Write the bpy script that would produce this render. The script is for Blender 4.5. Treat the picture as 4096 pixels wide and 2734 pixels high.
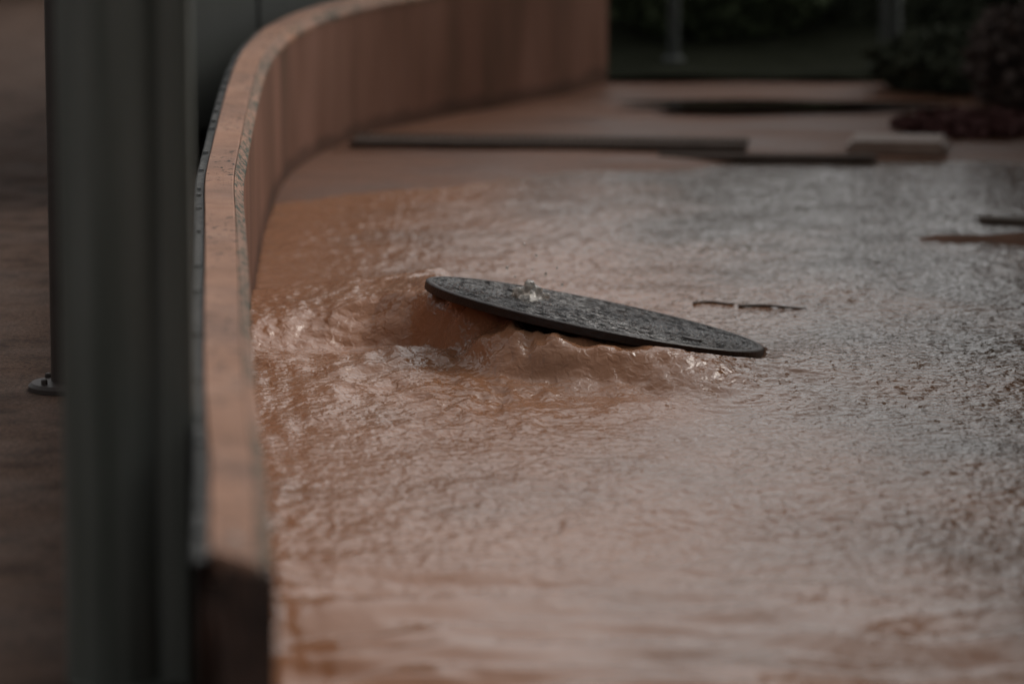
import bpy, bmesh, math, random
import numpy as np
from mathutils import Vector, Matrix

for o in list(bpy.data.objects):
    bpy.data.objects.remove(o)
SC = bpy.context.scene
COL = SC.collection
R = math.radians
random.seed(7)
RNG = np.random.default_rng(11)

# ---------------------------------------------------------------- camera
CAM_H = 1.42
cam = bpy.data.cameras.new("camera")
cam_o = bpy.data.objects.new("camera", cam)
COL.objects.link(cam_o)
cam_o.location = (0, 0, CAM_H)
cam_o.rotation_euler = (R(90 - 9.7625), 0, 0)
cam.lens = 150
cam.sensor_width = 36
cam.clip_start = 0.1
cam.clip_end = 3000
cam.dof.use_dof = True
cam.dof.focus_distance = 7.95
cam.dof.aperture_fstop = 2.5
SC.camera = cam_o

# ---------------------------------------------------------------- sky and sun (overcast)
SUN_EL, SUN_AZ = 36, 47          # azimuth clockwise from +Y: ahead of the camera, to the right
w = bpy.data.worlds.new("World")
SC.world = w
w.use_nodes = True
nt = w.node_tree
nt.nodes.clear()
out = nt.nodes.new("ShaderNodeOutputWorld")
bg = nt.nodes.new("ShaderNodeBackground")
sky = nt.nodes.new("ShaderNodeTexSky")
sky.sky_type = 'NISHITA'
sky.sun_disc = False
sky.sun_elevation = R(SUN_EL)
sky.sun_rotation = R(SUN_AZ)
sky.air_density = 1.0
sky.dust_density = 6.0
sky.ozone_density = 1.0
hs = nt.nodes.new("ShaderNodeHueSaturation")   # an overcast sky: hardly any blue
hs.inputs["Saturation"].default_value = 0.03
nt.links.new(sky.outputs[0], hs.inputs["Color"])
nt.links.new(hs.outputs[0], bg.inputs[0])
bg.inputs[1].default_value = 0.15
nt.links.new(bg.outputs[0], out.inputs[0])

sun = bpy.data.lights.new("sun", 'SUN')
sun.energy = 0.75
sun.angle = R(38)
sun.color = (1.0, 0.82, 0.62)
sun_o = bpy.data.objects.new("sun", sun)
COL.objects.link(sun_o)
sd = Vector((math.sin(R(SUN_AZ)) * math.cos(R(SUN_EL)), math.cos(R(SUN_AZ)) * math.cos(R(SUN_EL)), math.sin(R(SUN_EL))))
sun_o.rotation_euler = (-sd).to_track_quat('-Z', 'Y').to_euler()
sun_o.location = sd * 20

SC.view_settings.view_transform = 'Standard'
SC.view_settings.look = 'None'
SC.view_settings.exposure = -0.30
SC.view_settings.gamma = 1.0

# ---------------------------------------------------------------- helpers
def link(o, parent=None):
    COL.objects.link(o)
    if parent is not None:
        o.parent = parent
    return o

def tag(o, label=None, cat=None, group=None, kind=None):
    if label: o["label"] = label
    if cat: o["category"] = cat
    if group: o["group"] = group
    if kind: o["kind"] = kind
    return o

def empty(name, loc, label, cat, group=None, rot=(0, 0, 0)):
    o = bpy.data.objects.new(name, None)
    o.empty_display_size = 0.1
    o.location = loc
    o.rotation_euler = rot
    link(o)
    return tag(o, label, cat, group)

def mesh_obj(name, bm, mat, parent=None, smooth=False, autosmooth=None):
    me = bpy.data.meshes.new(name)
    bmesh.ops.recalc_face_normals(bm, faces=bm.faces)
    bm.to_mesh(me)
    bm.free()
    if mat: me.materials.append(mat)
    for p in me.polygons: p.use_smooth = smooth
    o = bpy.data.objects.new(name, me)
    link(o, parent)
    if autosmooth is not None:
        me.set_sharp_from_angle(angle=R(autosmooth))
    return o

def np_mesh(name, verts, faces, mat, parent=None, smooth=True):
    me = bpy.data.meshes.new(name)
    verts = np.asarray(verts, dtype=np.float32)
    faces = np.asarray(faces, dtype=np.int32)
    n = faces.shape[1]
    me.vertices.add(len(verts))
    me.vertices.foreach_set("co", verts.ravel())
    me.loops.add(faces.size)
    me.loops.foreach_set("vertex_index", faces.ravel())
    me.polygons.add(len(faces))
    me.polygons.foreach_set("loop_start", np.arange(0, faces.size, n, dtype=np.int32))
    me.update(calc_edges=True)
    me.polygons.foreach_set("use_smooth", np.full(len(faces), smooth))
    me.validate()
    if mat: me.materials.append(mat)
    o = bpy.data.objects.new(name, me)
    return link(o, parent)

def grid_faces(nx, ny):
    idx = np.arange(nx * ny).reshape(ny, nx)
    return np.stack([idx[:-1, :-1], idx[:-1, 1:], idx[1:, 1:], idx[1:, :-1]], -1).reshape(-1, 4)

# numpy gradient noise ------------------------------------------------
def pnoise(x, y, seed=0):
    xi = np.floor(x).astype(np.int64); yi = np.floor(y).astype(np.int64)
    xf = x - xi; yf = y - yi
    def g(ix, iy):
        h = (ix * 374761393 + iy * 668265263 + seed * 1442695041) & 0xffffffff
        h = ((h ^ (h >> 13)) * 1274126177) & 0xffffffff
        h = (h ^ (h >> 16)) & 0xffff
        return h * (2 * np.pi / 65536.0)
    def dot(ix, iy, dx, dy):
        a = g(ix, iy)
        return np.cos(a) * dx + np.sin(a) * dy
    u = xf ** 3 * (xf * (xf * 6 - 15) + 10); v = yf ** 3 * (yf * (yf * 6 - 15) + 10)
    a = dot(xi, yi, xf, yf); b = dot(xi + 1, yi, xf - 1, yf)
    c = dot(xi, yi + 1, xf, yf - 1); d = dot(xi + 1, yi + 1, xf - 1, yf - 1)
    return (a + u * (b - a)) * (1 - v) + (c + u * (d - c)) * v

def ss(a, b, x):
    t = np.clip((x - a) / (b - a), 0, 1)
    return t * t * (3 - 2 * t)

# materials -----------------------------------------------------------
class Mat:
    def __init__(self, name, rough=0.7, spec=0.5, metallic=0.0, ior=1.45):
        self.m = bpy.data.materials.new(name)
        self.m.use_nodes = True
        self.t = self.m.node_tree
        self.b = self.t.nodes["Principled BSDF"]
        self.b.inputs["Roughness"].default_value = rough
        self.b.inputs["Specular IOR Level"].default_value = spec
        self.b.inputs["Metallic"].default_value = metallic
        self.b.inputs["IOR"].default_value = ior
        self.tc = self.n("ShaderNodeTexCoord")
        self.h = None
    def n(self, t): return self.t.nodes.new(t)
    def l(self, a, b): self.t.links.new(a, b)
    def coord(self, scale=(1, 1, 1), rot=(0, 0, 0)):
        mp = self.n("ShaderNodeMapping")
        mp.inputs["Scale"].default_value = scale
        mp.inputs["Rotation"].default_value = rot
        self.l(self.tc.outputs["Object"], mp.inputs[0])
        return mp.outputs[0]
    def noise(self, scale, detail=4, rough=0.55, vec=None, dist=0.0):
        n = self.n("ShaderNodeTexNoise")
        n.inputs["Scale"].default_value = scale
        n.inputs["Detail"].default_value = detail
        n.inputs["Roughness"].default_value = rough
        n.inputs["Distortion"].default_value = dist
        self.l(vec if vec is not None else self.tc.outputs["Object"], n.inputs["Vector"])
        return n.outputs["Fac"]
    def ramp(self, fac, stops):
        r = self.n("ShaderNodeValToRGB")
        e = r.color_ramp.elements
        while len(e) < len(stops): e.new(0.5)
        for el, (p, c) in zip(e, stops):
            el.position = p
            el.color = (c[0], c[1], c[2], 1) if not isinstance(c, (int, float)) else (c, c, c, 1)
        self.l(fac, r.inputs[0])
        return r.outputs[0]
    def mix(self, fac, a, b, mode='MIX'):
        m = self.n("ShaderNodeMix")
        m.data_type = 'RGBA'; m.blend_type = mode
        for s, i in ((fac, 0), (a, 6), (b, 7)):
            if hasattr(s, "is_output"): self.l(s, m.inputs[i])
            elif isinstance(s, (int, float)): m.inputs[i].default_value = s
            else: m.inputs[i].default_value = (s[0], s[1], s[2], 1)
        return m.outputs[2]
    def color(self, c):
        if hasattr(c, "is_output"): self.l(c, self.b.inputs["Base Color"])
        else: self.b.inputs["Base Color"].default_value = (c[0], c[1], c[2], 1)
        return self
    def rough(self, r): self.l(r, self.b.inputs["Roughness"]); return self
    def bump(self, h, dist=0.01, strength=1.0):
        b = self.n("ShaderNodeBump")
        b.inputs["Distance"].default_value = dist
        b.inputs["Strength"].default_value = strength
        self.l(h, b.inputs["Height"])
        if self.h is not None: self.l(self.h, b.inputs["Normal"])
        self.h = b.outputs[0]
        self.l(self.h, self.b.inputs["Normal"])
        return self

def m_water():
    m = Mat("muddy_water", rough=0.03, spec=0.65, ior=1.34)
    big = m.noise(1.1, 3, 0.5, m.coord((1.0, 0.55, 1)))
    silty = m.ramp(big, [(0.35, (0.350, 0.165, 0.088)), (0.65, (0.420, 0.200, 0.108))])
    sa = m.n("ShaderNodeAttribute"); sa.attribute_name = "silt_shade"      # red mud tone, with shade towards the right painted in
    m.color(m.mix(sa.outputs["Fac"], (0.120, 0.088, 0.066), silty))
    v = m.coord((1.0, 0.8, 1))
    m.bump(m.noise(60, 1.6, 0.5, v, 0.7), 0.0038)
    at = m.n("ShaderNodeAttribute"); at.attribute_name = "ripple"
    for n in m.t.nodes:
        if n.type == 'BUMP': m.l(at.outputs["Fac"], n.inputs["Strength"])
    return m.m

def m_coping():
    m = Mat("coping_concrete", rough=0.75, spec=0.2)
    a = m.noise(9, 5, 0.6)
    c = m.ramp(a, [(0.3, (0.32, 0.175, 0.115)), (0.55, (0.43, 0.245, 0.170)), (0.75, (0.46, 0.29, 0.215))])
    g = m.noise(420, 3, 0.7)
    c = m.mix(m.ramp(g, [(0.38, 0.55), (0.5, 0.0)]), c, (0.10, 0.06, 0.05))
    c = m.mix(m.ramp(m.noise(3.4, 4, 0.6), [(0.45, 0.0), (0.66, 0.55)]), c, (0.20, 0.13, 0.105))
    s = m.noise(58, 4, 0.65, m.coord((1, 0.55, 1)))
    s2 = m.noise(2.2, 2, 0.5)
    sm = m.mix(1.0, m.ramp(s, [(0.565, 0.0), (0.63, 1.0)]), m.ramp(s2, [(0.36, 0.0), (0.52, 1.0)]), 'MULTIPLY')
    c = m.mix(sm, c, (0.06, 0.05, 0.045))
    m.color(c)
    m.bump(g, 0.0009); m.bump(a, 0.004)
    return m.m

def m_chamfer():
    m = Mat("chamfer_concrete", rough=0.7, spec=0.2)
    a = m.noise(7, 4, 0.6, m.coord((1, 0.5, 1)))
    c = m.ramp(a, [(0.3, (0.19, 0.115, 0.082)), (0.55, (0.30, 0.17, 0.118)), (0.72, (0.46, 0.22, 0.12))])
    s = m.noise(85, 4, 0.7, m.coord((1, 0.4, 1)))
    s2 = m.noise(3.3, 2, 0.5)
    sm = m.mix(1.0, m.ramp(s, [(0.47, 0.0), (0.55, 1.0)]), m.ramp(s2, [(0.36, 0.0), (0.52, 1.0)]), 'MULTIPLY')
    c = m.mix(sm, c, (0.035, 0.05, 0.035))
    m.color(c)
    m.bump(m.noise(160, 3, 0.7), 0.0015); m.bump(s, 0.002)
    return m.m

def m_wall():
    m = Mat("stained_wall", rough=0.85, spec=0.12)
    st = m.noise(5, 3, 0.5, m.coord((1, 1, 0.22)))
    c = m.ramp(st, [(0.30, (0.110, 0.062, 0.040)), (0.5, (0.190, 0.095, 0.064)), (0.68, (0.240, 0.126, 0.090))])
    f = m.noise(40, 3, 0.6, m.coord((1, 1, 0.08)))
    c = m.mix(m.ramp(f, [(0.45, 0.0), (0.75, 0.25)]), c, (0.06, 0.036, 0.027))
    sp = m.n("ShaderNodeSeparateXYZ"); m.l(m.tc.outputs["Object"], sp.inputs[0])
    ad = m.n("ShaderNodeMath"); ad.operation = 'MULTIPLY_ADD'      # uneven darker band along the bottom of the wall
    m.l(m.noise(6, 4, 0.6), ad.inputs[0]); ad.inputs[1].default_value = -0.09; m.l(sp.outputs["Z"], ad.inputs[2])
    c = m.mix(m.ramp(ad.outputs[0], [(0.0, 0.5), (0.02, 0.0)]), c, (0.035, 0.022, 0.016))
    m.color(c)
    m.bump(f, 0.002)
    return m.m

def m_simple(name, c1, c2, scale=12, rough=0.6, spec=0.4, metallic=0.0, bump=0.0, bscale=80, vec=(1, 1, 1)):
    m = Mat(name, rough, spec, metallic)
    m.color(m.ramp(m.noise(scale, 4, 0.6, m.coord(vec)), [(0.3, c1), (0.7, c2)]))
    if bump: m.bump(m.noise(bscale, 4, 0.6), bump)
    return m.m

def m_ground():
    m = Mat("wet_paving", rough=0.8, spec=0.15)
    a = m.noise(11.0, 5, 0.65)
    c = m.ramp(a, [(0.3, (0.050, 0.030, 0.022)), (0.5, (0.115, 0.070, 0.051)), (0.75, (0.15, 0.098, 0.075))])
    g = m.noise(150, 4, 0.7)
    c = m.mix(m.ramp(g, [(0.42, 0.65), (0.55, 0.0)]), c, (0.028, 0.02, 0.017))
    m.color(c)
    m.rough(m.ramp(m.noise(5, 4, 0.6), [(0.4, 0.75), (0.65, 0.95)]))
    m.bump(g, 0.004)
    return m.m

def m_farpave():
    m = Mat("wet_brown_paving", rough=0.5, spec=0.3)
    a = m.noise(2.2, 4, 0.6, m.coord((0.6, 2.0, 1)))
    c = m.ramp(a, [(0.3, (0.115, 0.054, 0.032)), (0.55, (0.215, 0.098, 0.056)), (0.75, (0.16, 0.084, 0.058))])
    g = m.noise(60, 4, 0.7)
    c = m.mix(m.ramp(g, [(0.4, 0.4), (0.55, 0.0)]), c, (0.08, 0.045, 0.03))
    m.color(c)
    m.rough(m.ramp(a, [(0.35, 0.35), (0.7, 0.75)]))
    m.bump(g, 0.003)
    return m.m

def m_plate():
    m = Mat("wet_cast_iron", rough=0.14, spec=0.4, ior=1.45)
    wet = m.noise(26, 4, 0.65)
    c = m.ramp(wet, [(0.35, (0.008, 0.007, 0.007)), (0.6, (0.018, 0.016, 0.016))])
    ru = m.noise(17, 4, 0.6)
    c = m.mix(m.ramp(ru, [(0.70, 0.0), (0.76, 0.8)]), c, (0.20, 0.075, 0.035))
    m.color(c)
    pool = m.noise(44, 4, 0.65, m.coord((1, 0.5, 1)))
    m.l(m.ramp(pool, [(0.42, 0.02), (0.56, 0.62)]), m.b.inputs['Specular IOR Level'])   # dry iron between pooled water
    m.rough(m.ramp(wet, [(0.42, 0.34), (0.54, 0.04)]))
    m.bump(m.noise(40, 5, 0.62, m.coord((1, 0.45, 1))), 0.012)
    m.bump(m.noise(130, 2, 0.5), 0.0040)
    return m.m

MW = m_water()
M = dict(
    coping=m_coping(), chamfer=m_chamfer(), wall=m_wall(), ground=m_ground(), far=m_farpave(), plate=m_plate(),
    endface=m_simple("dark_wet_stain", (0.035, 0.024, 0.020), (0.10, 0.062, 0.050), 14, 0.6, 0.25, 0, 0.006, 60),
    rim=m_simple("rusty_iron", (0.009, 0.006, 0.005), (0.026, 0.012, 0.008), 30, 0.4, 0.4, 0, 0.002, 120),
    edging=m_simple("weathered_steel", (0.030, 0.031, 0.031), (0.13, 0.13, 0.125), 60, 0.6, 0.3, 0.0, 0.003, 120),
    bolt=m_simple("worn_bolt_steel", (0.10, 0.11, 0.11), (0.22, 0.23, 0.23), 60, 0.3, 0.6, 0.6),
    post=m_simple("dark_green_grey_paint", (0.062, 0.069, 0.058), (0.135, 0.139, 0.126), 26, 0.5, 0.3, 0, 0.001, 60, (1, 1, 0.05)),
    panelpaint=m_simple("dark_cabinet_paint", (0.026, 0.0285, 0.025), (0.034, 0.037, 0.033), 3, 0.6, 0.3),
    pole=m_simple("dark_brown_paint", (0.036, 0.027, 0.024), (0.052, 0.040, 0.035), 8, 0.45, 0.4, 0, 0.001, 80),
    greypost=m_simple("grey_green_paint", (0.070, 0.078, 0.072), (0.095, 0.103, 0.097), 5, 0.5, 0.4),
    soil=m_simple("dark_soil", (0.016, 0.018, 0.011), (0.028, 0.030, 0.020), 9, 0.95, 0.03, 0, 0.02, 30),
    leaf=m_simple("dark_leaves", (0.056, 0.064, 0.044), (0.095, 0.104, 0.072), 6, 0.8, 0.08),
    leaf_green=m_simple("green_leaves", (0.080, 0.105, 0.055), (0.125, 0.150, 0.085), 8, 0.8, 0.08),
    leaf_red=m_simple("red_leaves", (0.100, 0.048, 0.046), (0.15, 0.075, 0.070), 10, 0.8, 0.08),
    leaf_brown=m_simple("brown_leaves", (0.080, 0.060, 0.052), (0.12, 0.092, 0.082), 10, 0.8, 0.08),
    bark=m_simple("dark_bark", (0.020, 0.014, 0.010), (0.040, 0.028, 0.020), 20, 0.9, 0.2, 0, 0.01, 60),
    kerb=m_simple("pale_stone", (0.22, 0.15, 0.115), (0.31, 0.225, 0.18), 14, 0.5, 0.4, 0, 0.003, 90),
    iron=m_simple("dark_grate_iron", (0.075, 0.055, 0.044), (0.115, 0.086, 0.072), 20, 0.85, 0.15),
    twig=m_simple("wet_twig_bark", (0.085, 0.068, 0.054), (0.14, 0.105, 0.082), 40, 0.6, 0.2),
    mud=m_simple("wet_mud", (0.12, 0.058, 0.034), (0.18, 0.09, 0.055), 10, 0.8, 0.15, 0, 0.006, 50),
    paleleaf=m_simple("pale_leaf", (0.24, 0.20, 0.18), (0.36, 0.31, 0.28), 40, 0.45, 0.4),
)
def m_clear():
    m = Mat("frothy_water", rough=0.06, ior=1.333)
    m.color((0.92, 0.86, 0.79))
    m.b.inputs["Transmission Weight"].default_value = 0.75
    m.bump(m.noise(150, 2, 0.5), 0.002)
    return m.m
M["clear"] = m_clear()

# ---------------------------------------------------------------- plan of the curved wall
PLAN = [(-0.245, 4.40), (-0.272, 4.72), (-0.304, 5.18), (-0.341, 5.63), (-0.386, 6.24), (-0.421, 6.75), (-0.462, 7.33),
        (-0.498, 7.85), (-0.520, 8.37), (-0.540, 8.89), (-0.560, 9.48), (-0.570, 9.90), (-0.568, 10.30), (-0.545, 10.72),
        (-0.478, 11.15), (-0.370, 11.52), (-0.205, 11.85), (-0.02, 12.14), (0.14, 12.42), (0.288, 12.73)]
def catmull(P, n=10):
    P = [np.array(p, float) for p in P]
    Q = [2 * P[0] - P[1]] + P + [2 * P[-1] - P[-2]]
    out = []
    for i in range(1, len(Q) - 2):
        for k in range(n):
            t = k / n
            a, b, c, d = Q[i - 1], Q[i], Q[i + 1], Q[i + 2]
            out.append(0.5 * ((2 * b) + (c - a) * t + (2 * a - 5 * b + 4 * c - d) * t * t + (3 * b - a - 3 * c + d) * t ** 3))
    out.append(P[-1])
    return np.array(out)
INNER = catmull(PLAN, 12)                       # foot of the inner face
START = np.argmax(INNER[:, 1] > 4.62)
INNER_W = INNER[START:]
def normals(C):
    T = np.gradient(C, axis=0)
    T /= np.linalg.norm(T, axis=1)[:, None]
    return np.stack([-T[:, 1], T[:, 0]], 1)     # to the left of travel = outside the wall
NRM = normals(INNER_W)
WALL_H = 0.38
mono = INNER[:, 1]
def wall_x(Y):
    return np.interp(Y, mono, INNER[:, 0], left=INNER[0, 0] + 0.05, right=0.4)

# ---------------------------------------------------------------- manhole cover frame
COV_C = np.array([0.161, 8.152, 0.074])
COV_R = 0.334
COV_T = 0.018
COV_N = np.array([0.198, 0.0708, 0.978]); COV_N /= np.linalg.norm(COV_N)
def cover_under(X, Y):
    return COV_C[2] - COV_T / COV_N[2] - (COV_N[0] * (X - COV_C[0]) + COV_N[1] * (Y - COV_C[1])) / COV_N[2]

# ---------------------------------------------------------------- water
def water_height(X, Y):
    wx = 0.05 * pnoise(X * 5 + 3.1, Y * 5 + 1.7, 1)
    wy = 0.05 * pnoise(X * 5 + 9.4, Y * 5 + 4.2, 2)
    U, V = X + wx, Y + wy
    # mound of water pushed up between the wall and the cover, falling towards the camera
    xs_ = [-0.70, -0.52, -0.40, -0.28, -0.18, -0.10, -0.04, 0.02, 0.10, 0.3]
    edge = np.interp(X + wx, xs_, [8.10, 8.13, 8.24, 8.26, 8.20, 8.05, 7.93, 7.86, 7.84, 7.84])
    top = np.interp(X + wx, xs_, [0.036, 0.042, 0.052, 0.066, 0.088, 0.092, 0.080, 0.060, 0.036, 0.0])
    fw = np.interp(X, xs_, [0.46, 0.46, 0.36, 0.17, 0.16, 0.17, 0.17, 0.16, 0.14, 0.14])
    e_ = np.clip((V + 0.03 * pnoise(X * 8, Y * 3, 3) - (edge - 0.45 * fw)) / fw, 0, 1)
    front = e_ * e_ * (3 - 2 * e_)
    back = ss(8.90, 8.62, V + 0.04 * pnoise(X * 4, Y * 3, 4))
    back = back * (1 - ss(-0.16, -0.02, X) * ss(8.34, 8.44, Y))
    mound = top * front * back
    # water spilling from below the lower half of the cover
    r = np.hypot((X - 0.30) * 0.9, (Y - 7.86) * 1.5)
    spill = 0.042 * ss(0.36, 0.03, r) * ss(0.0, 0.14, X) * ss(0.50, 0.28, X)
    r2 = np.hypot((X - 0.15) / 0.75, (Y - 8.02) / 0.36)
    swell = 0.024 * np.exp(-r2 ** 2)
    # hollow in front of the mound, and the standing crest that follows it
    ax = np.exp(-((X + 0.24) / 0.16) ** 2)
    hollow = -0.016 * ax * np.exp(-((Y - 8.16 - 0.1 * (X + 0.24)) / 0.07) ** 2)
    crest = 0.005 * np.exp(-((X + 0.20) / 0.10) ** 2) * np.exp(-((V - 8.02 - 0.35 * (X + .2)) / 0.05) ** 2)
    crest += 0.004 * np.exp(-((X + 0.40) / 0.09) ** 2) * np.exp(-((V - 7.90 + 0.9 * (X + .4)) / 0.05) ** 2)
    trough = -0.020 * np.exp(-((X - 0.075) / 0.05) ** 2 - ((Y - 8.00) / 0.07) ** 2)
    # turbulence grows near the mound and the cover
    turb = np.exp(-((X - 0.0) / 0.55) ** 2 - ((Y - 8.05) / 0.55) ** 2) * (0.4 + 0.6 * ss(-0.5, -0.2, X)) * (1 - 0.7 * ss(0.22, 0.42, X))
    near = ss(6.6, 5.5, Y)
    chop = 0.010 * pnoise(U * 7, V * 6, 5) * (0.45 + 1.5 * turb)
    chop += 0.0085 * (0.35 - np.abs(pnoise(U * 12 + 5, V * 9, 6))) * (0.35 + 1.7 * turb)
    chop += 0.014 * pnoise(U * 17, V * 14, 14) * turb + 0.006 * pnoise(U * 28, V * 24, 15) * turb
    n1 = pnoise(U * 33, V * 27, 7)
    n2 = pnoise(U * 58 + 3.3 * wx * 20, V * 46, 8)
    patch = 0.65 + 0.9 * pnoise(X * 2.3, Y * 1.6, 9)
    rip = (0.0050 * n1 + 0.0038 * n2) * (0.75 + 0.5 * turb) * patch
    rip *= (1 - 0.80 * near)
    # long smooth swell in the foreground, running away from the wall end
    roll = near * (1 + 0.8 * ss(0.1, -0.3, X)) * (0.036 * pnoise(U * 1.9 + V * 1.1, V * 6.5 - U * 1.7 + 0.5 * pnoise(X * 1.3, Y * 1.7, 18), 10) + 0.010 * pnoise(U * 4.0 - V * 1.9, V * 13 + U * 3.1, 12))
    # fast streaks along the wall
    dw = X - wall_x(Y)
    lane = np.exp(-(dw / 0.10) ** 2) * ss(8.6, 8.2, Y) * ss(5.2, 6.0, Y)
    streak = 0.006 * pnoise(dw * 30, Y * 5 + X * 6, 13) * lane
    calm = ss(9.6, 10.6, Y)
    z = mound + spill + swell + hollow + crest + trough + (chop + rip) * (1 - 0.55 * calm) + roll + streak
    low = np.exp(-((X - 0.50) / 0.16) ** 2 - ((Y - 8.30) / 0.24) ** 2)
    z = z * (1 - 0.8 * low) - 0.004 * low
    # water hugging the left part of the rim, then breaking away from it
    px = X - COV_C[0]; py = Y - COV_C[1]
    rd = np.hypot(px, py) - COV_R
    und = cover_under(X, Y)
    lip = ss(0.15, -0.01, rd + 0.025 * pnoise(X * 7, Y * 7, 60)) * ss(0.36, 0.26, X) * ss(0.08, -0.04, py) * ss(-0.16, 0.02, X)
    lz = lip * (und - 0.016 + 1.5 * (chop + rip) + 0.016 * pnoise(U * 15 + V * 6, V * 8 - U * 5, 63) + 0.007 * pnoise(U * 34, V * 26, 64))
    z = np.where(lip > 0.001, 0.5 * (z + lz + np.sqrt((z - lz) ** 2 + 0.012 ** 2 * lip)), z)
    cap = np.maximum(und + 0.005, 0.004) + 0.25 * np.maximum(rd, 0)
    z = np.where(rd < 0.14, np.minimum(z, cap), z)
    # keep below the underside of the iron plate where it covers the water
    inside = np.hypot(px, py) < COV_R * 0.985
    z = np.where(inside, np.minimum(z, cover_under(X, Y) - 0.003), z)
    # let the level fall away outside of the wall
    out_ = ss(0.0, -0.05, X - wall_x(Y) + 0.0) * ss(4.5, 4.7, Y)
    z = z * (1 - out_) - 0.06 * out_
    return z

def steps(segs):
    xs = [segs[0][0]]
    for a, b, d in segs:
        n = max(1, int(round((b - a) / d)))
        xs += list(np.linspace(a, b, n + 1)[1:])
    return np.array(xs)
gx = steps([(-2.6, -0.70, 0.12), (-0.70, 1.30, 0.0052), (1.30, 2.0, 0.03), (2.0, 4.0, 0.2)])
gy = steps([(1.5, 5.0, 0.06), (5.0, 7.2, 0.0070), (7.2, 8.9, 0.0052), (8.9, 11.2, 0.0095), (11.2, 12.0, 0.1)])
GX, GY = np.meshgrid(gx, gy)
GZ = water_height(GX, GY)
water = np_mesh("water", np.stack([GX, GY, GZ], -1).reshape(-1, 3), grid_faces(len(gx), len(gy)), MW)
at_ = water.data.attributes.new("ripple", 'FLOAT', 'POINT')
rip_ = 1 - 0.72 * ss(6.7, 5.6, GY) + 0.35 * pnoise(GX * 2.1, GY * 1.5, 17)
at_.data.foreach_set("value", np.clip(rip_, 0.1, 1).ravel().astype(np.float32))
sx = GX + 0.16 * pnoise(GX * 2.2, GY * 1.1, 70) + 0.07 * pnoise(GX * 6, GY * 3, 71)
silt_shade_ = 1 - 0.80 * ss(0.05, 0.95, sx - 0.10 * (8.0 - GY)) - 0.35 * ss(8.9, 10.3, GY + 0.4 * pnoise(GX * 1.5, GY * 1.2, 72)) * ss(-0.35, 0.1, GX)  # painted darkening towards the right edge and the far band
silt_shade_ += 0.45 * pnoise(GX * 2.6, GY * 2.0, 73) + 0.25 * pnoise(GX * 7, GY * 5, 74)
sl = water.data.attributes.new("silt_shade", 'FLOAT', 'POINT')
sl.data.foreach_set("value", np.clip(silt_shade_, 0.05, 1).ravel().astype(np.float32))
tag(water, "muddy brown flood water rippling and welling up round the tilted cover", None, None, "structure")

# ---------------------------------------------------------------- ground sheets
bm = bmesh.new()
for s in ((-400, -100), (400, -100), (400, 600), (-400, 600)): bm.verts.new((s[0], s[1], -0.30))
bm.faces.new(bm.verts)
tag(mesh_obj("ground", bm, M["soil"]), "dark soil far beyond the flooded paving", kind="structure")

def sheet(name, gx, gy, zf, mat, mask=None):
    X, Y = np.meshgrid(gx, gy)
    Z = zf(X, Y)
    f = grid_faces(len(gx), len(gy))
    V = np.stack([X, Y, Z], -1).reshape(-1, 3)
    if mask is not None:
        c = V[f].mean(1)
        f = f[mask(c[:, 0], c[:, 1])]
    return np_mesh(name, V, f, mat)

# pavement outside the wall: strip left of the wall centre line
ys = np.concatenate([np.linspace(1.5, 4.5, 10), INNER_W[::2, 1], ])
ys = np.unique(np.round(ys, 3))
rows = []
K = 40
for y in np.linspace(1.5, 12.6, 160):
    xr = float(wall_x(np.array(y))) - 0.045 if y > 4.6 else float(wall_x(np.array(4.62))) - 0.045 - 0.30 * (4.62 - y)
    xl = -4.0
    t = np.linspace(0, 1, K) ** 2
    rows.append(np.stack([xr + (xl - xr) * t, np.full(K, y), np.zeros(K)], 1))
for y in np.linspace(12.7, 16.5, 20):
    xr = -0.1 + (y - 12.7) * .02
    t = np.linspace(0, 1, K) ** 2
    rows.append(np.stack([xr + (-4.0 - xr) * t, np.full(K, y), np.zeros(K)], 1))
Pv = np.concatenate(rows)
Pv[:, 2] = 0.022 + 0.002 * pnoise(Pv[:, 0] * 2, Pv[:, 1] * 2, 20)
f = grid_faces(K, len(rows))[:, ::-1]
pav = np_mesh("pavement", Pv, f, M["ground"])
tag(pav, "dark wet brown paving outside the curved wall", kind="structure")

# wet paving rising out of the water at the far end
fx = np.linspace(-0.75, 2.3, 90); fy = np.linspace(10.0, 13.1, 110)
def far_z(X, Y):
    shore = 10.22 + 0.55 * ss(-0.6, 0.25, X) + 0.25 * ss(0.2, 0.9, X) - 0.22 * ss(0.95, 1.6, X)
    shore = shore + 0.10 * pnoise(X * 3, Y * 1.2, 30)
    return -0.03 + 0.045 * ss(-0.28, 0.25, Y - shore) + 0.006 * pnoise(X * 2.5, Y * 3, 31)
far = sheet("path", fx, fy, far_z, M["far"], lambda x, y: (x > wall_x(y) - 0.03) | (y > 12.73))
tag(far, "wet brown paving rising from the water at the far end of the wall", kind="structure")

# planting bed behind the paving
bx_ = np.linspace(-0.4, 6, 50); by_ = np.linspace(12.75, 18.0, 40)
bed = sheet("soil_bed", bx_, by_, lambda X, Y: 0.028 + 0.05 * ss(12.8, 14, Y) + 0.02 * pnoise(X * 3, Y * 3, 33), M["soil"])
tag(bed, "dark planting soil behind the far paving", kind="structure")

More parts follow.
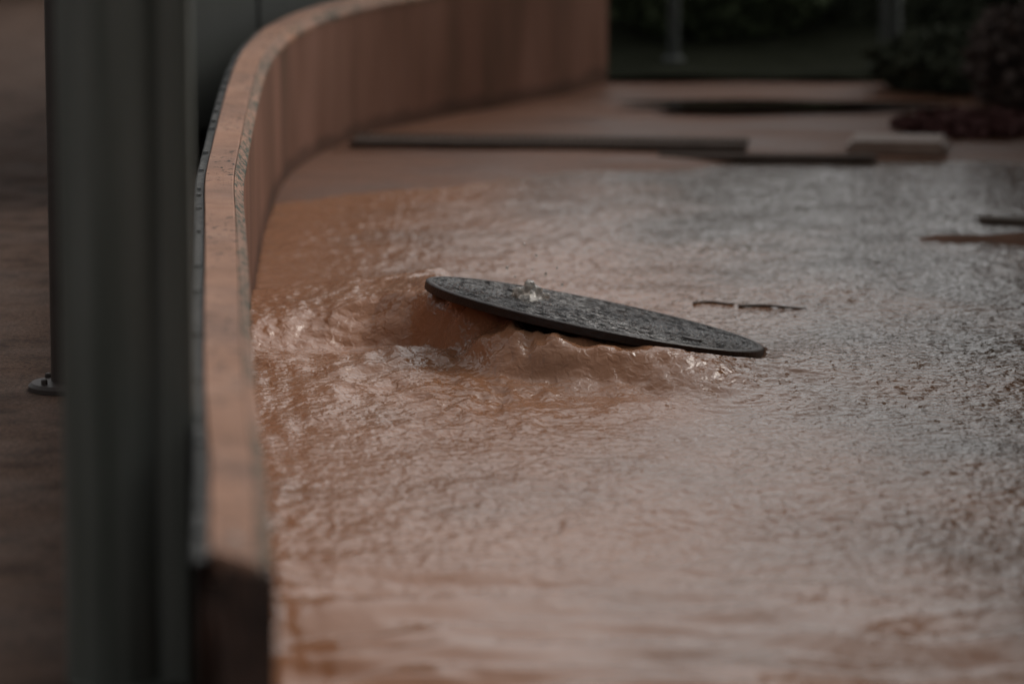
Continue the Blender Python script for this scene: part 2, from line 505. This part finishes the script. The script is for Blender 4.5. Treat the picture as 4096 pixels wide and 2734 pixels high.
# dark flooded puddle on the far paving
pv = []
N = 60
for k in range(N):
    a = 2 * math.pi * k / N
    rr = 1 + 0.18 * math.sin(3 * a + 1) + 0.10 * math.sin(5 * a)
    pv.append((0.74 + 0.42 * rr * math.cos(a), 12.05 + 0.13 * rr * math.sin(a), 0.030))
bm = bmesh.new()
for v in pv: bm.verts.new(v)
bm.faces.new(bm.verts)
pm = Mat("puddle_water", rough=0.03, ior=1.333); pm.color((0.03, 0.02, 0.016)); pm.bump(pm.noise(20, 2), 0.001)
tag(mesh_obj("puddle", bm, pm.m), "dark puddle lying on the far paving", kind="structure")

# ---------------------------------------------------------------- the curved wall
def sweep(name, prof, mat, parent, C=INNER_W, Nn=NRM, caps=True, smooth=True, jit=0.0, seed=0, angle=30):
    """prof: list of (offset outwards from the inner face, z)"""
    bm = bmesh.new()
    rings = []
    T0 = C[1] - C[0]; T0 = T0 / np.linalg.norm(T0)
    rr = random.Random(seed)
    for i in range(len(C)):
        ring = []
        for (o_, z) in prof:
            x = C[i, 0] + Nn[i, 0] * o_; y = C[i, 1] + Nn[i, 1] * o_
            if i == 0 and C is INNER_W: x += T0[0] * (o_ * 1.4 - 0.05); y += T0[1] * (o_ * 1.4 - 0.05)   # broken off at a slant
            ring.append(bm.verts.new((x, y, z + rr.uniform(-jit, jit))))
        rings.append(ring)
    n = len(prof)
    for i in range(len(C) - 1):
        for k in range(n):
            bm.faces.new((rings[i][k], rings[i][(k + 1) % n], rings[i + 1][(k + 1) % n], rings[i + 1][k]))
    if caps:
        bm.faces.new(rings[0]); bm.faces.new(rings[-1][::-1])
    return mesh_obj(name, bm, mat, parent, smooth, angle)

wall = empty("curved_wall", (float(INNER_W[0, 0]), float(INNER_W[0, 1]), 0.0),
             "low brown concrete wall curving away on the left of the flood water, its pale coping speckled with moss", "wall")
def to_local(o, root):
    o.matrix_parent_inverse = Matrix.Translation(-Vector(root.location))
    return o
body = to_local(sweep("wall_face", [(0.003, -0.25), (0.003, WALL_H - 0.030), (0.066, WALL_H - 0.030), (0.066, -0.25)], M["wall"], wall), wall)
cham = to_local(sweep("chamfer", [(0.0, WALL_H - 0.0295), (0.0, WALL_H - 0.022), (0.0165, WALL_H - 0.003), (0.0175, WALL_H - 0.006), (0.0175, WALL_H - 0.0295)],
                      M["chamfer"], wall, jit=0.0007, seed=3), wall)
cop = to_local(sweep("coping", [(0.018, WALL_H - 0.0295), (0.018, WALL_H - 0.002), (0.020, WALL_H), (0.069, WALL_H + 0.001), (0.071, WALL_H - 0.002), (0.071, WALL_H - 0.0295)],
                     M["coping"], wall, jit=0.0005, seed=4), wall)
edg = to_local(sweep("edging_strip", [(0.0725, 0.15), (0.0725, WALL_H - 0.006), (0.086, WALL_H - 0.008), (0.089, WALL_H - 0.011), (0.089, 0.15)],
                     M["edging"], wall, jit=0.0008, seed=5), wall)
# bolt heads on the edging strip
acc = 0.0; nb = 0
for i in range(1, len(INNER_W)):
    acc += np.linalg.norm(INNER_W[i] - INNER_W[i - 1])
    if acc > 0.145 and INNER_W[i, 1] < 11.5:
        acc = random.choice((-0.22, -0.1, 0.0, 0.05, 0.09))
        c = INNER_W[i] + NRM[i] * 0.081
        bm = bmesh.new()
        s = random.uniform(0.6, 1.25)
        bmesh.ops.create_cone(bm, cap_ends=True, segments=6, radius1=0.0062 * s, radius2=0.0052 * s, depth=0.007 * s,
                              matrix=Matrix.Translation((c[0], c[1], WALL_H - 0.0045)) @ Matrix.Rotation(random.random(), 4, 'Z'))
        b = mesh_obj("bolt", bm, M["bolt"], edg)
        nb += 1
# broken dark end of the wall, nearest the camera
bm = bmesh.new()
c0 = INNER_W[0]; n0 = NRM[0]
t0 = INNER_W[1] - INNER_W[0]; t0 /= np.linalg.norm(t0)
G = 14
vs = {}
for a in range(G + 1):
    for b_ in range(G + 1):
        o_ = -0.002 + 0.090 * a / G
        z = -0.25 + (WALL_H + 0.25 - 0.012) * b_ / G
        e = 0.035 + 0.030 * float(pnoise(np.array(a * 0.5), np.array(b_ * 0.6), 40)) - 0.012 * (b_ == G)
        side = 0.014 * (1 - b_ / G) if a == 0 else 0.0
        p = c0 + n0 * (o_ + side) - t0 * (e + 0.05 - max(o_, 0) * 1.4 - 0.02)
        vs[a, b_] = bm.verts.new((p[0], p[1], z + (0.006 * random.uniform(-1, 1) if b_ == G else 0)))
for a in range(G):
    for b_ in range(G):
        bm.faces.new((vs[a, b_], vs[a + 1, b_], vs[a + 1, b_ + 1], vs[a, b_ + 1]))
ed = [e for e in bm.edges if e.is_boundary]
r = bmesh.ops.extrude_edge_only(bm, edges=ed)
for v in [g for g in r["geom"] if isinstance(g, bmesh.types.BMVert)]:
    v.co.x += t0[0] * 0.06; v.co.y += t0[1] * 0.06
endf = to_local(mesh_obj("end_face", bm, M["endface"], wall, True, 40), wall)
endf["label"] = "dark wet broken end of the wall"

# ---------------------------------------------------------------- manhole cover
zax = Vector(COV_N)
xax = Vector((1, 0, 0)); xax = (xax - zax * xax.dot(zax)).normalized()
yax = zax.cross(xax)
rotm = Matrix((xax, yax, zax)).transposed()
cover = empty("manhole_cover", tuple(COV_C), "round dark cast iron manhole cover lifted and tilted by the welling muddy water", "manhole cover",
              rot=rotm.to_euler())
def disc_profile(prof, seg=160):
    bm = bmesh.new()
    rings = []
    for (r_, z) in prof:
        rings.append([bm.verts.new((r_ * math.cos(2 * math.pi * k / seg), r_ * math.sin(2 * math.pi * k / seg), z)) for k in range(seg)])
    for i in range(len(prof) - 1):
        for k in range(seg):
            bm.faces.new((rings[i][k], rings[i][(k + 1) % seg], rings[i + 1][(k + 1) % seg], rings[i + 1][k]))
    return bm, rings
# plate: fine concentric ribs on top, a flat underside
prof = [(0.004, 0.0)]
r_ = 0.012
while r_ < COV_R - 0.016:
    prof += [(r_, -0.0022), (r_ + 0.0020, 0.0), (r_ + 0.0052, 0.0), (r_ + 0.0072, -0.0022)]
    r_ += 0.0105
prof += [(COV_R - 0.0135, -0.001), (COV_R - 0.0135, -COV_T + 0.004), (0.004, -COV_T + 0.004)]
bm, rings = disc_profile(prof)
bm.faces.new(rings[0]); bm.faces.new(rings[-1][::-1])
mesh_obj("plate", bm, M["plate"], cover, True, 50)
bm, rings = disc_profile([(COV_R - 0.013, -0.0035), (COV_R - 0.012, 0.0005), (COV_R - 0.003, 0.0005), (COV_R, -0.002), (COV_R, -COV_T + 0.002), (COV_R - 0.003, -COV_T), (COV_R - 0.013, -COV_T)])
n = len(rings)
for k in range(160): bm.faces.new((rings[-1][k], rings[-1][(k + 1) % 160], rings[0][(k + 1) % 160], rings[0][k]))
mesh_obj("rim", bm, M["rim"], cover, True, 50)
# underside stiffening ribs
bm = bmesh.new()
for k in range(4):
    a = math.pi * k / 4
    bmesh.ops.create_cube(bm, size=1, matrix=Matrix.Rotation(a, 4, 'Z') @ Matrix.Translation((0, 0, -COV_T - 0.001 - 0.0004 * k)) @ Matrix.Diagonal((COV_R * 1.7, 0.012, 0.010, 1)))
mesh_obj("stiffening_rib", bm, M["rim"], cover)
# lifting hole bosses
for (a, q) in ((2.45, 0.20), (-0.7, 0.24)):
    bm = bmesh.new()
    bmesh.ops.create_cone(bm, cap_ends=True, segments=24, radius1=0.022, radius2=0.018, depth=0.005,
                          matrix=Matrix.Translation((q * math.cos(a), q * math.sin(a), 0.0012)))
    mesh_obj("lifting_boss", bm, M["rim"], cover, False)

# ---------------------------------------------------------------- water jet through the lifting hole and its drops
def blob(name, balls, mat, parent=None, seg=3, noise=0.12, seed=0):
    bm = bmesh.new()
    for (x, y, z, r0) in balls:
        bmesh.ops.create_icosphere(bm, subdivisions=seg, radius=r0, matrix=Matrix.Translation((x, y, z)))
    o = mesh_obj(name, bm, mat, parent, True)
    rm = o.modifiers.new("remesh", 'REMESH'); rm.mode = 'VOXEL'; rm.voxel_size = 0.0018; rm.use_smooth_shade = True
    sm = o.modifiers.new("smooth", 'SMOOTH'); sm.factor = 0.5; sm.iterations = 6
    return o
jp = Vector(COV_C) + rotm @ Vector((-0.128, 0.02, 0.0))
jet_balls = []
rj = random.Random(5)
for k in range(26):
    a = rj.uniform(0, 6.28); q = rj.uniform(0, 1) ** .7
    hgt = rj.uniform(0.002, 0.030) * (1 - 0.5 * q)
    jet_balls.append((q * 0.030 * math.cos(a) - 0.004, q * 0.018 * math.sin(a), hgt, rj.uniform(0.005, 0.0105)))
for k in range(4):
    jet_balls.append((0.016 + k * 0.0042, -0.004 + rj.uniform(-.006, .006), 0.006 - k * 0.0007 + rj.uniform(-.001, .004), rj.uniform(0.004, 0.007)))
jet = blob("water_jet", jet_balls, M["clear"])
jet.location = jp
jet.scale = (1.1, 1.1, 1.1)
tag(jet, "small clear bubbling jet of water rising through the iron cover", "water jet")
drop0 = None
for k, (dx, dz, s) in enumerate([(-0.045, 0.062, 1.2), (0.012, 0.085, 1.0), (0.030, 0.048, 1.3), (-0.012, 0.105, 0.9), (0.052, 0.060, 0.8), (-0.030, 0.045, 0.8), (0.062, 0.030, 1.0), (0.004, 0.060, 0.8)]):
    if drop0 is None:
        bm = bmesh.new(); bmesh.ops.create_icosphere(bm, subdivisions=2, radius=0.0024)
        drop0 = mesh_obj("water_drop", bm, M["clear"], None, True); o = drop0
    else:
        o = drop0.copy(); COL.objects.link(o)
    o.location = (jp.x + dx, jp.y + random.uniform(-.02, .02), jp.z + dz)
    o.scale = (s, s, s * 1.15)
    tag(o, "tiny clear drop of water flying above the bubbling jet", "water drop", "drops above the jet")

# ---------------------------------------------------------------- poles and posts
def lathe(name, prof, mat, parent, loc=(0, 0, 0), seg=48, angle=35):
    bm = bmesh.new()
    rings = [[bm.verts.new((loc[0] + r0 * math.cos(2 * math.pi * k / seg), loc[1] + r0 * math.sin(2 * math.pi * k / seg), loc[2] + z)) for k in range(seg)] for r0, z in prof]
    for i in range(len(prof) - 1):
        for k in range(seg): bm.faces.new((rings[i][k], rings[i][(k + 1) % seg], rings[i + 1][(k + 1) % seg], rings[i + 1][k]))
    bm.faces.new(rings[0][::-1]); bm.faces.new(rings[-1])
    return mesh_obj(name, bm, mat, parent, True, angle)

# big foreground steel post: a round tube with a flat rail strapped to its right side
post = empty("steel_post", (-0.507, 5.50, 0.02), "thick dark green-grey steel post standing blurred in the left foreground", "post")
lathe("tube", [(0.066, 0.0), (0.066, 2.6), (0.060, 2.62)], M["post"], post, (-0.017, 0, 0))
bm = bmesh.new()
bmesh.ops.create_cube(bm, size=1, matrix=Matrix.Translation((0.067, -0.005, 1.3)) @ Matrix.Diagonal((0.050, 0.070, 2.6, 1)))
bmesh.ops.bevel(bm, geom=[e for e in bm.edges if abs(e.verts[0].co.z - e.verts[1].co.z) > 1], offset=0.010, segments=3, affect='EDGES')
mesh_obj("side_rail", bm, M["post"], post, True, 40)
lathe("base_plate", [(0.082, 0.0), (0.082, 0.010), (0.080, 0.012)], M["post"], post, (0.0, 0, -0.004))
for z in (0.35, 1.9):
    bm = bmesh.new()
    bmesh.ops.create_cube(bm, size=1, matrix=Matrix.Translation((0.046, 0.0, z)) @ Matrix.Diagonal((0.03, 0.05, 0.04, 1)))
    mesh_obj("bracket", bm, M["post"], post)

pole = empty("sign_pole", (-0.812, 7.62, 0.022), "slim dark brown pole on a round flange plate, half hidden behind the thick foreground post", "pole")
lathe("shaft", [(0.0245, 0.0), (0.0245, 2.4), (0.02, 2.41)], M["pole"], pole)
lathe("flange", [(0.066, 0.0), (0.066, 0.008), (0.060, 0.014), (0.030, 0.017)], M["pole"], pole)
for k in range(4):
    a = math.pi / 4 + k * math.pi / 2
    lathe("bolt", [(0.006, 0.013), (0.006, 0.022), (0.004, 0.024)], M["pole"], pole, (0.047 * math.cos(a), 0.047 * math.sin(a), 0), 6)

for nm, x, y, rr_, lab in (("garden_post", 1.150, 12.95, 0.033, "stouter grey-green post rising before the dark hedge at the right"),
                           ("garden_post", 0.497, 13.1, 0.018, "thin grey-green post rising before the dark hedge beside the end of the wall")):
    g = empty(nm, (x, y, 0.03), lab, "post", "posts before the hedge")
    lathe("shaft", [(rr_, 0.0), (rr_, 1.5)], M["greypost"], g, seg=24)
    lathe("cap", [(rr_ * 1.15, 1.5), (rr_ * 1.15, 1.52), (rr_ * 0.6, 1.545)], M["greypost"], g, seg=24)
    lathe("base_collar", [(rr_ * 1.9, 0.0), (rr_ * 1.9, 0.02), (rr_ * 1.1, 0.03)], M["greypost"], g, seg=24)

# ---------------------------------------------------------------- utility cabinet behind the wall
A = Vector((-0.86, 10.2, 0)); B = Vector((-0.30, 13.0, 0))
L = (B - A).length; ang = math.atan2((B - A).y, (B - A).x)
cab = empty("utility_cabinet", ((A.x + B.x) / 2, (A.y + B.y) / 2, 0.02), "large dark green-grey metal cabinet standing behind the curve of the brown wall", "cabinet", rot=(0, 0, ang))
def box(name, c, s, mat, parent, bev=0.006):
    bm = bmesh.new()
    bmesh.ops.create_cube(bm, size=1, matrix=Matrix.Translation(c) @ Matrix.Diagonal((*s, 1)))
    if bev: bmesh.ops.bevel(bm, geom=list(bm.edges), offset=bev, segments=2, affect='EDGES')
    return mesh_obj(name, bm, mat, parent, True, 40)
box("body", (0, 0.11, 0.66), (L, 0.20, 1.18), M["panelpaint"], cab)
box("plinth", (0, 0.11, 0.03), (L - 0.04, 0.16, 0.08), M["panelpaint"], cab)
box("roof", (0, 0.11, 1.272), (L + 0.06, 0.26, 0.04), M["panelpaint"], cab)
for k in range(3):
    dxx = (k - 1) * L / 3
    d = box("door", (dxx, -0.001, 0.66), (L / 3 - 0.02, 0.02, 1.10), M["panelpaint"], cab)
    box("handle", (dxx + L / 6 - 0.08, -0.022, 0.72), (0.02, 0.02, 0.12), M["greypost"], d, 0.004)

# ---------------------------------------------------------------- far paving furniture
# drain grate across the far paving
dr = empty("drain_grate", (0.10, 11.22, 0.022), "long dark drain grate set across the far wet paving", "drain grate", rot=(0, 0, R(-5.0)))
box("frame", (0, 0.075, 0.004), (1.05, 0.012, 0.012), M["iron"], dr, 0)
box("frame", (0, -0.075, 0.004), (1.05, 0.012, 0.012), M["iron"], dr, 0)
bm = bmesh.new()
for k in range(52):
    bmesh.ops.create_cube(bm, size=1, matrix=Matrix.Translation((-0.51 + k * 0.02, 0, 0.004)) @ Matrix.Diagonal((0.012, 0.137, 0.010, 1)))
mesh_obj("grate_bars", bm, M["iron"], dr)
box("channel", (0, 0, -0.006), (1.04, 0.137, 0.006), M["iron"], dr, 0)

ks = empty("kerb_stone", (1.02, 11.2, 0.0), "pale worn kerb stone at the right edge of the far paving", "kerb stone", rot=(0, 0, R(-8)))
box("stone", (0, 0, 0.018), (0.26, 0.20, 0.045), M["kerb"], ks, 0.012)
kd = empty("kerb_stone", (0.66, 11.02, 0.0), "low dark wet kerb stone beside the pale one", "kerb stone", rot=(0, 0, R(-4)))
box("stone", (0, 0, 0.010), (0.58, 0.08, 0.018), M["iron"], kd, 0.012)

# mud bank and board at the right of the water
mb_x = np.linspace(0.70, 1.9, 70); mb_y = np.linspace(9.35, 9.85, 40)
def mudz(X, Y):
    d = np.hypot((X - 1.32) / 0.52, (Y - 9.60 + 0.05 * (X - 1)) / 0.15)
    return -0.03 + 0.042 * ss(1.3, 0.3, d + 0.55 * pnoise(X * 6, Y * 7, 50))
mud = sheet("mud_bank", mb_x, mb_y, mudz, M["mud"]); tag(mud, "brown mud bank just breaking the water at the right", kind="structure")
brd = empty("board", (1.30, 9.70, 0.012), "dark wet board stranded on the mud bank at the right edge", "board", rot=(0, R(2), R(-6)))
box("plank", (0, 0, 0.012), (0.46, 0.06, 0.016), M["twig"], brd, 0.006)

def twig(loc, rz, length, lab):
    bm = bmesh.new()
    n = 14; seg = 8
    rings = []
    rt = random.Random(int(length * 1000))
    for i in range(n + 1):
        t = i / n
        x = (t - 0.5) * length; y = 0.012 * math.sin(t * 5) ; z = 0.001 * math.sin(t * 3.1)
        r0 = 0.0026 * (1 - 0.7 * t) * rt.uniform(.85, 1.15) + 0.001
        rings.append([bm.verts.new((x, y + r0 * math.cos(2 * math.pi * k / seg), z + r0 * math.sin(2 * math.pi * k / seg))) for k in range(seg)])
    for i in range(n):
        for k in range(seg): bm.faces.new((rings[i][k], rings[i][(k + 1) % seg], rings[i + 1][(k + 1) % seg], rings[i + 1][k]))
    bm.faces.new(rings[0][::-1]); bm.faces.new(rings[-1])
    o = mesh_obj("twig", bm, M["twig"], None, True)
    o.location = loc; o.rotation_euler = (0, 0, rz)
    return tag(o, lab, "twig", "twigs afloat behind the cover")
twig((0.415, 8.70, 0.004), R(8), 0.085, "short dark twig floating just behind the iron cover")
twig((0.535, 8.66, 0.003), R(-6), 0.14, "longer dark twig floating right of the shorter twig behind the cover")

# pale leaves near the wall end and on the paving
def leaf(loc, rz, s, lab, grp, tilt=0.2):
    bm = bmesh.new()
    n = 12
    up = []; lo = []; mid = []
    for i in range(n + 1):
        t = i / n
        wd = 0.42 * math.sin(math.pi * t) ** 0.8 * (1 - 0.3 * t)
        zc = 0.10 * math.sin(math.pi * t)
        mid.append(bm.verts.new(((t - .5) * s, 0, zc * s)))
        up.append(bm.verts.new(((t - .5) * s, wd * s, (zc + 0.12 * wd) * s)))
        lo.append(bm.verts.new(((t - .5) * s, -wd * s, (zc + 0.12 * wd) * s)))
    for i in range(n):
        for a, b_ in ((up, mid), (mid, lo)):
            try: bm.faces.new((a[i], a[i + 1], b_[i + 1], b_[i]))
            except ValueError: pass
    o = mesh_obj("leaf", bm, M["paleleaf"], None, True)
    sol = o.modifiers.new("thick", 'SOLIDIFY'); sol.thickness = 0.001
    o.location = loc; o.rotation_euler = (tilt, 0.1, rz)
    return tag(o, lab, "leaf", grp)
leaf((-0.612, 5.98, 0.036), 0.4, 0.030, "pale fallen leaf on the dark paving left of the thick post", "fallen pale leaves")
leaf((-0.272, 4.78, 0.388), 1.2, 0.020, "pale leaf lying across the near tip of the wall coping", "fallen pale leaves", 0.5)
leaf((-0.312, 4.70, 0.386), 0.2, 0.018, "pale leaf at the outer corner of the wall end", "fallen pale leaves", 0.4)

# ---------------------------------------------------------------- planting
def leaves(name, pts, size, mat, parent, up=0.35, seed=0):
    rg = np.random.default_rng(seed)
    n = len(pts)
    d = rg.normal(size=(n, 3)); d /= np.linalg.norm(d, axis=1)[:, None]
    e = np.cross(d, rg.normal(size=(n, 3))); e /= np.linalg.norm(e, axis=1)[:, None]
    s = size * rg.uniform(0.6, 1.3, n)[:, None]
    wv = e * s * 0.45; lv = d * s
    V = np.stack([pts - lv * 0.5, pts + wv, pts + lv * 0.5, pts - wv], 1).reshape(-1, 3)
    F = np.arange(4 * n).reshape(-1, 4)
    return np_mesh(name, V, F, mat, parent, False)

def bush(name, loc, rad, n, size, mat, lab, cat, group=None, seed=0):
    root = empty(name, loc, lab, cat, group)
    rg = np.random.default_rng(seed)
    d = rg.normal(size=(n, 3)); d /= np.linalg.norm(d, axis=1)[:, None]
    lump = 1 + 0.22 * pnoise(d[:, 0] * 3 + seed, d[:, 1] * 3 + d[:, 2] * 2, seed)
    q = rg.uniform(0.25, 1, n) ** 0.4
    P = d * (q * lump)[:, None] * np.array(rad) + np.array([0, 0, rad[2] * 0.95])
    P = P[P[:, 2] > 0.01]
    leaves("foliage", P, size, mat, root, seed=seed)
    bm = bmesh.new()
    for k in range(7):
        a = k * 0.9; tip = Vector((math.cos(a) * rad[0] * 0.5, math.sin(a) * rad[1] * 0.5, rad[2] * 1.2))
        q_ = tip.to_track_quat('Z', 'Y').to_matrix().to_4x4()
        bmesh.ops.create_cone(bm, cap_ends=True, segments=7, radius1=0.012, radius2=0.004, depth=tip.length, matrix=q_ @ Matrix.Translation((0, 0, tip.length / 2)))
    mesh_obj("stem", bm, M["bark"], root, True)
    return root

def hedge(name, P0, P1, thick, hgt, n, lab, seed):
    P0 = np.array(P0); P1 = np.array(P1)
    root = empty(name, (float((P0[0] + P1[0]) / 2), float((P0[1] + P1[1]) / 2), 0.0), lab, "hedge", "hedges round the flooded paving")
    rg = np.random.default_rng(seed)
    L_ = np.linalg.norm(P1 - P0); t = (P1 - P0) / L_; nn = np.array([-t[1], t[0]])
    s = rg.uniform(-.5, .5, n); u = rg.uniform(-.5, .5, n); z = rg.uniform(0, 1, n)
    # most leaves on the outside of the volume
    side = rg.random(n)
    u = np.where(side < 0.6, np.sign(u) * (0.5 - 0.12 * rg.random(n) ** 2), u)
    z = np.where((side > 0.6) & (side < 0.85), 1 - 0.08 * rg.random(n) ** 2, z)
    hh = hgt * (1 + 0.10 * pnoise(s * L_ * 1.5, u * 0 + seed, seed))
    bulge = 1 + 0.18 * pnoise(s * L_ * 2, z * 3, seed + 1)
    P = np.stack([t[0] * s * L_ + nn[0] * u * thick * bulge, t[1] * s * L_ + nn[1] * u * thick * bulge, 0.03 + z * hh], 1)
    leaves("foliage", P, 0.055, M["leaf"], root, seed=seed)
    bm = bmesh.new()       # dense dark core of twigs inside
    ang = math.atan2(t[1], t[0])
    bmesh.ops.create_cube(bm, size=1, matrix=Matrix.Translation((0, 0, hgt * 0.47)) @ Matrix.Rotation(ang, 4, 'Z') @ Matrix.Diagonal((L_ * 0.98, thick * 0.7, hgt * 0.86, 1)))
    mesh_obj("branch_core", bm, M["leaf"], root)
    return root
hedge("hedge", (-0.1, 14.6), (2.4, 14.3), 0.9, 0.42, 20000, "low dark clipped hedge across the back, behind the green bush", 60)
hedge("hedge", (2.2, 13.2), (1.85, 3.0), 0.8, 1.6, 26000, "tall dark hedge added out of view to block sky light right of the water", 61)  # added out of frame to cut sky light over the right-hand water
hedge("hedge", (-3.6, 16.4), (-0.9, 16.6), 0.8, 1.4, 12000, "dark hedge across the far end of the paving at upper left", 62)

bush("bush", (0.66, 13.75, 0.03), (0.38, 0.30, 0.26), 5000, 0.045, M["leaf_green"], "dim green rounded bush before the dark back hedge", "bush", None, 70)
bush("red_shrub", (1.26, 11.55, 0.0), (0.22, 0.20, 0.034), 2200, 0.030, M["leaf_red"], "low dark red leaved shrub beside the pale kerb stone", "shrub", None, 71)
bush("brown_shrub", (1.52, 12.1, 0.0), (0.24, 0.24, 0.16), 2600, 0.040, M["leaf_brown"], "dull brown leafy shrub right of the red one", "shrub", None, 72)
bush("dark_shrub", (1.30, 12.55, 0.0), (0.24, 0.22, 0.10), 2200, 0.040, M["leaf"], "small dark shrub at the foot of the stouter grey-green post", "shrub", None, 73)

# a loose dark tree added out of view, its crown darkening reflections at right
def unseen_tree(name, loc, rad, z0, z1, n, lab, seed):
    root = empty(name, loc, lab, "tree")
    rg = np.random.default_rng(seed)
    k = 26
    c = rg.normal(size=(k, 3)) * np.array([rad * 0.52, rad * 0.52, (z1 - z0) * 0.26]) + np.array([0, 0, (z0 + z1) / 2])
    i = rg.integers(0, k, n)
    P = c[i] + rg.normal(size=(n, 3)) * 0.17
    leaves("crown", P, 0.12, M["leaf"], root, seed=seed)
    lathe("trunk", [(0.10, 0.0), (0.07, z0), (0.03, z1 * 0.8)], M["bark"], root, seg=12)
    bm = bmesh.new()
    for p in c:
        b0 = Vector((0, 0, max(z0 * 0.7, p[2] * 0.6))); d = Vector(p) - b0
        q_ = d.to_track_quat('Z', 'Y').to_matrix().to_4x4()
        bmesh.ops.create_cone(bm, cap_ends=True, segments=7, radius1=0.022, radius2=0.006, depth=d.length, matrix=Matrix.Translation(b0) @ q_ @ Matrix.Translation((0, 0, d.length / 2)))
    mesh_obj("limbs", bm, M["bark"], root, True)
    return root
unseen_tree("unseen_tree", (2.5, 15.2, 0.0), 1.3, 1.3, 4.6, 5200, "loose crowned dark tree added out of view behind the hedge to darken reflections", 80)
